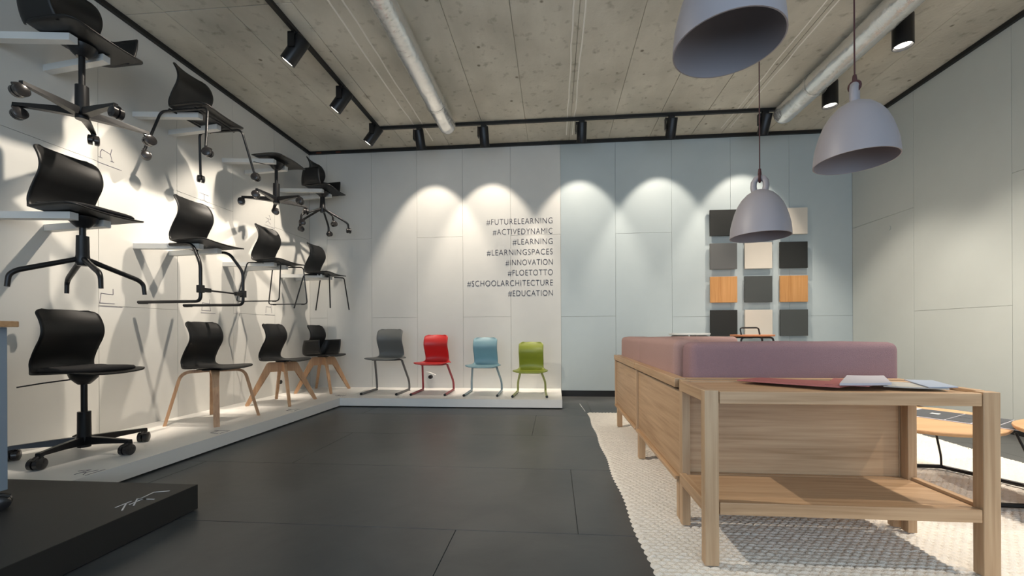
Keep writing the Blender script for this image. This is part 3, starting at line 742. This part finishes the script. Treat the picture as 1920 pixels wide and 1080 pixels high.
def track_head(X, Y, dirv, label, energy, size, blend, group, L=.235, r=.062, smooth=2.6):
    t = thing('track_spotlight', label, 'spotlight', (X, Y, TZ-.035), 0, group)
    d = Vector(dirv).normalized(); side = Vector((-1, 0, 0)) if abs(d.x) < .2 else Vector((0, -1, 0))
    bx('track_adapter', M['black_trim'], t, -.035, .035, -.03, .03, -.035, .0, .003)
    piv = Vector((0, 0, -.13)); off = side*(r+.012)
    bm = bmesh.new()
    a, b = off*1.0, off*1.0
    lo = off+Vector((0, 0, -.15)); sx = .006 if abs(side.x) > .5 else .03; sy = .03 if abs(side.x) > .5 else .006
    box(bm, lo.x-sx, lo.x+sx, lo.y-sy, lo.y+sy, -.16, -.03)
    x0, x1 = sorted((0, lo.x)); y0, y1 = sorted((0, lo.y)); box(bm, x0-.02*(abs(side.y) > .5)-.006, x1+.02*(abs(side.y) > .5)+.006, y0-.02*(abs(side.x) > .5)-.006, y1+.02*(abs(side.x) > .5)+.006, -.042, -.034)
    obj('bracket_arm', bm, M['black_metal'], t)
    p0 = piv-d*L*.42; p1 = piv+d*L*.58
    bm = bmesh.new(); n = 28
    q = d.to_track_quat('Z', 'Y')
    prof = [(0, 0), (r*.94, 0), (r, .006), (r, L), (r-.006, L), (r-.008, L-.012), (0, L-.012)]
    lathe(bm, prof, n); bmesh.ops.rotate(bm, verts=bm.verts, cent=(0, 0, 0), matrix=q.to_matrix()); bmesh.ops.translate(bm, verts=bm.verts, vec=p0)
    obj('lamp_body', bm, M['black_metal'], t, smooth=True)
    bm = bmesh.new(); lathe(bm, [(0, L-.010), (r-.010, L-.010), (r-.010, L-.006), (0, L-.006)], n)
    bmesh.ops.rotate(bm, verts=bm.verts, cent=(0, 0, 0), matrix=q.to_matrix()); bmesh.ops.translate(bm, verts=bm.verts, vec=p0)
    obj('lens', bm, M['lens'], t, smooth=True)
    wp = Vector((X, Y, TZ-.035))+p1+d*.012
    spot_lamp('spot_light', wp, d, energy, size, blend, smooth=smooth)
a = math.radians(30)
bl = ['left of the duct end, above the grey chair', 'right of the duct end, above the hashtag lettering', 'at the white and grey-blue wall boundary', 'right of the wall colour change', 'partly hidden by the lowest pendant cord']
for i, x in enumerate((-1.74, -.89, .36, 1.465, 2.575)):
    track_head(x, 5.172, (0, math.sin(a), -math.cos(a)), 'back track spotlight '+bl[i], SPOT_BACK, 74, .45, 'spotlights on the back track')
a = math.radians(38)
ll = ['at the far end by the track corner', 'second from the track corner', 'third from the track corner', 'fourth from the corner', 'beyond the upper picture edge', 'nearest the camera, out of frame']
for i, y in enumerate((5.02, 4.24, 3.45, 2.68, 1.92)):
    if i < 4: track_head(-2.285, y, (-math.sin(a), 0, -math.cos(a)), 'black tilted spotlight on the left track, '+ll[i], SPOT_LEFT, 60, .5, 'spotlights on the left track', L=.25, r=.064)
    else: track_head(-2.285, y, (.68, .32, -.62), 'added black fill spotlight aimed at the sofa, '+ll[i], SPOT_SOFA_FILL, 78, 1.0, 'spotlights on the left track', L=.25, r=.064)  # extra head added out of view to warm the sofa's left side
# surface mounted downlights
for i, y in enumerate((4.70, 3.77, 2.84, 1.91, .98)):
    t = thing('ceiling_downlight', 'black cylindrical ceiling downlight right of the duct, '+['farther one', 'nearer one in view', 'third, above the frame', 'fourth, above the frame', 'fifth, above the frame'][i], 'downlight', (3.02, y, ZC), 0, 'cylinder downlights by the right duct')
    bm = bmesh.new(); lathe(bm, [(0, 0), (.072, 0), (.074, -.004), (.074, -.255), (.068, -.26), (.062, -.235), (0, -.225)], 32); obj('lamp_body', bm, M['black_metal'], t, smooth=True)
    bm = bmesh.new(); lathe(bm, [(0, -.229), (.058, -.229), (.058, -.236), (0, -.238)], 32); obj('lens', bm, M['lens'], t, smooth=True)
    spot_lamp('down_light', (3.02, y, ZC-.27), (0, 0, -1), SPOT_DOWN, 84, .5, NEUT, .05)

# ------------------------------------------------------------------ pendants
def pendant(px_x, zr, D, r, label, loop_rot=0):
    pos = R0*((px_x-PX)/F_PX*D) + FW*D
    t = thing('pendant_lamp', label, 'lamp', (pos.x, pos.y, zr), loop_rot, 'grey bell pendants over the sofa')
    s = r/.18
    prof = [(.180, 0), (.1785, .03), (.174, .075), (.165, .115), (.151, .165), (.132, .212), (.108, .250), (.078, .282), (.048, .300), (.030, .306)]
    inner = [(x-.005, z-.003 if z > 0 else z) for x, z in prof]
    bm = bmesh.new(); lathe(bm, [(x*s, z*s) for x, z in inner[::-1]+prof], 56)
    # close ends over the top
    obj('lamp_shade', bm, M['lamp_shade'], t, smooth=True, angle=70)
    bm = bmesh.new(); lathe(bm, [(0, .300*s), (.034*s, .300*s), (.034*s, .308*s), (0, .311*s)], 24); obj('shade_cap', bm, M['lamp_shade'], t, smooth=True)
    pts = [(-.030*s, 0, .292*s), (-.036*s, 0, .335*s), (-.034*s, 0, .365*s), (-.018*s, 0, .388*s), (0, 0, .394*s), (.018*s, 0, .388*s), (.034*s, 0, .365*s), (.036*s, 0, .335*s), (.030*s, 0, .292*s)]
    bm = bmesh.new(); tube(bm, pts, .019*s, 12); obj('loop_handle', bm, M['lamp_shade'], t, smooth=True)
    bm = bmesh.new(); tube(bm, [(0, 0, .37*s), (0, 0, .43*s), (0, 0, .45*s)], .013*s, 10, .008*s)
    tube(bm, [(0, .022*s*math.cos(q), .392*s+.026*s*math.sin(q)) for q in [2*PI*k/14 for k in range(15)]], .008*s, 8)
    obj('cord_clamp', bm, M['burgundy'], t, smooth=True)
    tb('cord', M['burgundy'], t, [(0, 0, .44*s), (0, 0, ZC-zr-.02)], .0036, 8)
    bm = bmesh.new(); lathe(bm, [(0, 0), (.05, 0), (.05, -.02), (.01, -.03), (0, -.03)], 24, (0, 0, ZC-zr)); obj('ceiling_rose', bm, M['burgundy'], t, smooth=True)
    bm = bmesh.new(); lathe(bm, [(0, .25*s), (.03*s, .25*s), (.03*s, .19*s), (0, .165*s)], 16); obj('bulb', bm, M['white_seat'], t, smooth=True)
def pend(px, py, roz, r, label, lr):
    D = r/roz; hz = 622.3-.0047*(px-PX)
    pendant(px, CAM_H+(hz-py)*D/F_PX, D, r, label, lr)
pend(1366, 87, .1265, .18, 'large-looking grey bell pendant cut off by the top edge', .3)
pend(1604.5, 303.5, .0855, .18, 'grey bell pendant hanging before the right wall', .87)
pend(1425.8, 444.5, .0672, .18, 'grey bell pendant hanging before the sample boards, lowest one', -.49)

# ------------------------------------------------------------------ rug
def rug():
    x0, x1, y0, y1, st = .375, 3.20, .75, 4.61, .0062
    nx, ny = int((x1-x0)/st), int((y1-y0)/st); rng = random.Random(3)
    vs = []; a_, b_ = .036, .0235
    for j in range(ny+1):
        y = y0+(y1-y0)*j/ny
        wob = .006*math.sin(y*9)-.010*abs(math.sin(PI*y/b_/2))
        for i in range(nx+1):
            x = x0+(x1-x0)*i/nx
            row = math.floor(y/b_); ph = row*.36
            u = (x/a_+ph) % 1.0; v = (y/b_) % 1.0
            h = (max(0, 1-(2*u-1)**4)**.5)*(max(0, 1-(2*v-1)**2)**.5)
            hs = math.sin(math.floor(x/a_+ph)*12.9898+row*78.233)*43758.5453; hs -= math.floor(hs)
            z = .003+.0125*h*(.8+.3*hs)
            ed = min(x-x0, x1-x, y-y0, y1-y)
            if ed < .02: z *= .25+.75*ed/.02
            if i in (0, nx) or j in (0, ny): z = 0.001
            xx = x + (wob if x < x0+.04 or x > x1-.04 else 0)
            vs.append((xx, y, z))
    fs = [(j*(nx+1)+i, j*(nx+1)+i+1, (j+1)*(nx+1)+i+1, (j+1)*(nx+1)+i) for j in range(ny) for i in range(nx)]
    me = bpy.data.meshes.new('rug'); me.from_pydata(vs, [], fs); me.polygons.foreach_set('use_smooth', [True]*len(fs)); me.update()
    return tag(link('woven_rug', me, M['rug']), 'large cream rug of chunky woven wool under the oak sofa', 'rug')
rug()
RZ = .0165

# ------------------------------------------------------------------ sofa
XO = .575
sofa = thing('oak_sofa', 'U-shaped oak-framed booth sofa with dusty pink cushions on cream rug', 'sofa', (1.1, 3.0, 0))
def sb(name, m, *a, bev=.002):
    x0, x1, y0, y1, z0, z1 = a
    return bx(name, m, sofa, x0-1.1, x1-1.1, y0-3.0, y1-3.0, z0, z1, bev)
for (y0, y1) in ((1.985, 2.955), (2.96, 3.955)):
    sb('back_panel', M['oak_y'], XO+.018, XO+.034, y0+.002, y1-.03, .232, .640)
    sb('top_rail', M['oak_y'], XO-.004, XO+.05, y0+.003, y1-.004, .652, .697, bev=.003)
    sb('bottom_rail', M['oak_y'], XO-.002, XO+.045, y0+.006, y1-.02, .212, .229)
    sb('post', M['oak_z'], XO+.003, XO+.04, y1-.022, y1-.006, .212, .649)
for y in (2.0, 2.93, 3.90): sb('leg', M['oak_z'], XO+.02, XO+.065, y, y+.045, RZ, .212)
sb('leg', M['oak_z'], 1.548, 1.592, 1.995, 2.03, RZ, .212); sb('leg', M['oak_z'], 1.548, 1.592, 3.90, 3.945, RZ, .212)
sb('end_panel', M['oak_x'], XO+.03, 1.565, 1.986, 2.006, .225, .648); sb('end_panel', M['oak_x'], XO+.03, 1.60, 3.935, 3.955, .225, .648)
sb('top_rail', M['oak_x'], XO+.052, 1.605, 1.986, 2.03, .650, .695); sb('top_rail', M['oak_x'], XO+.052, 1.605, 3.912, 3.955, .650, .695)
sb('post', M['oak_z'], 1.567, 1.605, 1.986, 2.03, .212, .649); sb('post', M['oak_z'], 1.567, 1.605, 3.912, 3.955, .212, .649)
sb('seat_base', M['oak_x'], XO+.03, 1.58, 2.03, 3.91, .215, .29)
def pillow(name, m, x0, x1, y0, y1, z0, z1, r=.03, puff=.012, parent=None, label=None):
    bm = bmesh.new(); g = bmesh.ops.create_cube(bm, size=1)['verts']
    bmesh.ops.scale(bm, verts=bm.verts, vec=(x1-x0, y1-y0, z1-z0))
    bmesh.ops.bevel(bm, geom=bm.edges[:], offset=r, segments=4, affect='EDGES', profile=.5)
    long = [e for e in bm.edges if e.calc_length() > .12]
    bmesh.ops.subdivide_edges(bm, edges=long, cuts=5, use_grid_fill=True)
    sx, sy, sz = (x1-x0)/2, (y1-y0)/2, (z1-z0)/2
    for v in bm.verts:
        x, y, z = v.co.x/sx, v.co.y/sy, v.co.z/sz
        v.co.z += puff*(1-x*x)*(1-y*y)*(1 if z > 0 else 0)
        v.co.x += puff*.6*(1-y*y)*(1-z*z)*(1 if x > 0 else -1); v.co.y += puff*.6*(1-x*x)*(1-z*z)*(1 if y > 0 else -1)
        v.co += Vector([math.sin(v.co.x*17+v.co.y*11+k)*.0012 for k in range(3)])
    bmesh.ops.translate(bm, verts=bm.verts, vec=((x0+x1)/2-1.1, (y0+y1)/2-3.0, (z0+z1)/2))
    o = obj(name, bm, m, parent, smooth=True, angle=80)
    if label: o['label'] = label
    return o
P_ = M['pink_fabric']; Q_ = M['pink_fabric_shaded']
pillow('seat_cushion', P_, .80, 1.60, 2.20, 2.99, .29, .44, parent=sofa); pillow('seat_cushion', P_, .80, 1.60, 3.0, 3.76, .29, .44, parent=sofa)
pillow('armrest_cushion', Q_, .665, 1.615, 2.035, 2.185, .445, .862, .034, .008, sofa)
pillow('armrest_cushion', P_, .80, 1.64, 3.76, 3.905, .445, .866, .034, .008, sofa)
pillow('back_cushion', P_, .63, .79, 2.20, 3.10, .445, .872, .034, .010, sofa)
pillow('back_cushion', P_, .63, .79, 3.11, 3.90, .445, .868, .034, .010, sofa)

# ------------------------------------------------------------------ end table
et = thing('end_table', 'oak end table with open lower shelf in the right foreground', 'table', (1.095, 1.795, 0))
def eb(name, m, x0, x1, y0, y1, z0, z1, bev=.002): return bx(name, m, et, x0-1.095, x1-1.095, y0-1.795, y1-1.795, z0, z1, bev*1.4)
for (a_, b_) in ((.575, .628), (1.558, 1.616)):
    eb('leg', M['oak_z'], a_, b_, 1.611, 1.652, RZ, .692)
eb('leg', M['oak_z'], .590, .628, 1.94, 1.980, RZ, .692); eb('leg', M['oak_z'], 1.567, 1.605, 1.94, 1.980, RZ, .649)
eb('top_rail', M['oak_x'], .631, 1.555, 1.612, 1.648, .640, .688); eb('top_rail', M['oak_x'], .630, 1.60, 1.948, 1.980, .650, .690)
eb('top_rail', M['oak_y'], .577, .612, 1.654, 1.938, .645, .690); eb('top_rail', M['oak_y'], 1.572, 1.606, 1.654, 1.938, .650, .694)
eb('table_top', M['oak_x'], .613, 1.571, 1.649, 1.947, .664, .682, .001)
eb('bottom_rail', M['oak_x'], .631, 1.555, 1.612, 1.645, .214, .262); eb('bottom_rail', M['oak_x'], .630, 1.565, 1.952, 1.979, .222, .254)
eb('bottom_rail', M['oak_y'], .577, .607, 1.654, 1.938, .214, .262); eb('bottom_rail', M['oak_y'], 1.578, 1.606, 1.654, 1.938, .222, .266)
eb('shelf', M['oak_x'], .609, 1.574, 1.646, 1.951, .238, .253, .001)
# brochures on the table top
def sheet(name, m, pts, z, th, label, cover=None, curl=.0, spread=None):
    bm = bmesh.new(); N = 6; P4 = [Vector((x, y, 0)) for x, y in pts]; top, bot = [], []
    for i in range(N+1):
        r1, r2 = [], []
        for j in range(N+1):
            u, v = i/N, j/N
            p = (P4[0]*(1-u)+P4[1]*u)*(1-v)+(P4[3]*(1-u)+P4[2]*u)*v
            zz = curl*(u**3+.5*(1-v)**4*u)
            r1.append(bm.verts.new((p.x, p.y, z+th+zz))); r2.append(bm.verts.new((p.x, p.y, z+zz*.9)))
        top.append(r1); bot.append(r2)
    for i in range(N):
        for j in range(N):
            bm.faces.new((top[i][j], top[i+1][j], top[i+1][j+1], top[i][j+1])); bm.faces.new((bot[i][j], bot[i][j+1], bot[i+1][j+1], bot[i+1][j]))
    for i in range(N):
        for a, b, c_, d in ((top[i][0], bot[i][0], bot[i+1][0], top[i+1][0]), (top[i][N], top[i+1][N], bot[i+1][N], bot[i][N]), (top[0][i], top[0][i+1], bot[0][i+1], bot[0][i]), (top[N][i], bot[N][i], bot[N][i+1], top[N][i+1])):
            bm.faces.new((a, b, c_, d))
    return tag(obj(name, bm, m), label, 'brochure', 'brochures on the end table')
ZT2 = .695
b1 = sheet('brochure', M['paper_red'], [(.82, 1.90), (1.10, 1.665), (1.28, 1.80), (.96, 1.985)], ZT2, .006, 'dusty red brochure lying leftmost on the oak end table', curl=.002)
b4 = sheet('brochure', M['paper_red'], [(1.08, 1.72), (1.20, 1.655), (1.40, 1.85), (1.25, 1.93)], ZT2+.0075, .003, 'dusty red folder partly under the white brochure', curl=.001)
b2 = sheet('brochure', M['paper_white'], [(1.10, 1.665), (1.28, 1.655), (1.46, 1.93), (1.33, 1.965)], ZT2+.012, .009, 'pale white brochure with blue-lit spine in the pile middle', curl=.003)
b5 = sheet('brochure', M['paper_grey'], [(1.30, 1.72), (1.47, 1.64), (1.56, 1.80), (1.38, 1.88)], ZT2, .005, 'dark-edged grey brochure beside the white brochure', curl=.001)
b3 = sheet('brochure', M['paper_blue'], [(1.41, 1.655), (1.50, 1.64), (1.60, 1.86), (1.52, 1.90)], ZT2+.007, .003, 'pale blue leaflet rightmost on the oak end table', curl=.002)

# ------------------------------------------------------------------ coffee tables
def super_plate(bm, cx, cy, ax, ay, z0, z1, e=3.2, rot=0, n=48):
    rings = []
    for z, k in ((z0, .975), (z0+.006, .99), (z1-.004, 1.0), (z1, .995)):
        r = []
        for i in range(n):
            a = 2*PI*i/n; c_, s_ = math.cos(a), math.sin(a)
            x = ax*k*math.copysign(abs(c_)**(2/e), c_); y = ay*k*math.copysign(abs(s_)**(2/e), s_)
            r.append(bm.verts.new((cx+x*math.cos(rot)-y*math.sin(rot), cy+x*math.sin(rot)+y*math.cos(rot), z)))
        rings.append(r)
    for a, b in zip(rings, rings[1:]):
        for i in range(n): bm.faces.new((a[i], a[(i+1) % n], b[(i+1) % n], b[i]))
    bm.faces.new(rings[0][::-1]); bm.faces.new(rings[-1])
t = thing('coffee_table', 'low oval oak coffee table with dark sample sheet behind the end table', 'table', (2.23, 2.60, 0), 0, 'low oak coffee tables')
bm = bmesh.new(); super_plate(bm, 0, 0, .46, .315, .378, .398, 2.1, math.radians(43.7)); obj('table_top', bm, M['table_oak'], t, smooth=True)
ring = [(.08+.357*math.cos(a), -.045+.357*math.sin(a), RZ+.0145) for a in [math.radians(56.7+60*k) for k in range(7)]]
for p, q_ in zip(ring, ring[1:]): tb('floor_bar', M['black_metal'], t, [p, q_], .013, 8)
for k in (0, 2, 4):
    x, y, _ = ring[k]; kx = .74
    tb('leg', M['black_metal'], t, fillet([(x, y, RZ+.014), (x*.97, y*.97, .10), (x*kx if k else .15, y*kx if k else .17, .378)], .05), .006, 8)
t = thing('coffee_table', 'low round oak coffee table with flat black legs at the right edge', 'table', (2.70, 2.03, 0), 0, 'low oak coffee tables')
bm = bmesh.new(); super_plate(bm, 0, 0, .42, .42, .412, .434, 2.3, .3); obj('table_top', bm, M['table_oak'], t, smooth=True)
for a in (133, 205, 335, 45):
    q, s_ = math.cos(math.radians(a)), math.sin(math.radians(a)); bm = bmesh.new()
    box(bm, .355*q-.02, .355*q+.02, .355*s_-.007, .355*s_+.007, RZ, .412); obj('leg', bm, M['black_metal'], t)
for a0, a1 in ((133, 205), (335, 405), (133, 45), (205, 335)):
    p = [(.355*math.cos(math.radians(a)), .355*math.sin(math.radians(a)), RZ+.014) for a in (a0, a1)]
    tb('floor_bar', M['black_metal'], t, p, .012, 8)
t = thing('sample_sheet', 'dark blue-grey sheet of rectangular swatches on the coffee table', 'sample sheet', (2.40, 2.585, .3985), math.radians(-57))
bx('sheet', M['paper_white'], t, -.30, .24, -.175, .175, 0, .003)
for (a0, a1, b0, b1) in ((-.235, -.045, -.16, .16), (-.037, .06, -.16, -.005), (-.037, .06, .003, .16), (.068, .15, -.16, -.005), (.068, .15, .003, .16), (.158, .235, -.16, .16)):
    bx('swatch', M['dark_tan'], t, a0, a1, b0, b1, .003, .005)
bx('label_tag', M['white_seat'], t, -.15, -.11, -.01, .03, .006, .007)

# ------------------------------------------------------------------ bar stools beyond the sofa
def bar_stool(label, X, Y, hs, m, white=False):
    t = thing('bar_stool', label, 'stool', (X, Y, 0), 0, 'high stools in front of the back wall')
    bm = bmesh.new(); super_plate(bm, 0, 0, .235, .19, hs-.022, hs, 3.2); obj('seat', bm, m, t, smooth=True)
    fm = M['grey_metal'] if white else M['black_metal']
    for sx in (-1, 1):
        for sy in (-1, 1):
            tb('leg', fm, t, fillet([(sx*.05, sy*.12, hs-.034), (sx*.185, sy*.13, hs-.034), (sx*.25, sy*.19, 0)], .04), .0115, 8)
    zz = .30; k = .235
    tb('footrest', fm, t, fillet([(-k, -.17, zz), (k, -.17, zz), (k, .17, zz), (-k, .17, zz), (-k, -.17, zz)], .02), .009, 8)
    if not white:
        tb('low_backrest', fm, t, fillet([(-.18, -.13, hs-.03), (-.20, -.13, hs+.085), (.03, -.10, hs+.085), (.045, -.10, hs+.0)], .03), .009, 8)
    return t
bar_stool('high stool with orange-brown seat and black tube back beyond the sofa', 2.46, 5.28, .872, M['orange_ply'])
bar_stool('high stool with thin white seat beyond the sofa', 1.70, 5.28, .893, M['white_seat'], True)

# ------------------------------------------------------------------ desk on the black platform (left picture edge)
t = thing('mobile_desk', 'blue-grey metal desk on casters with wood top, on black platform', 'desk', (-3.05, 1.42, .1305))
bx('desk_top', M['table_oak'], t, -.58, .61, -.40, .24, .822, .849, .003)
bx('side_panel', M['desk_blue'], t, .535, .566, -.38, .228, .083, .821, .002)
bx('side_panel', M['desk_blue'], t, -.57, -.54, -.38, .228, .083, .821, .002)
bx('rear_panel', M['desk_blue'], t, -.539, .534, .20, .228, .25, .821, .002)
for x in (.55, -.555):
    for y in (-.32, .19):
        place_caster(t, (x, y, 0), (0, 0, random.uniform(0, 2)), (1.25, 1.25, 1.05))
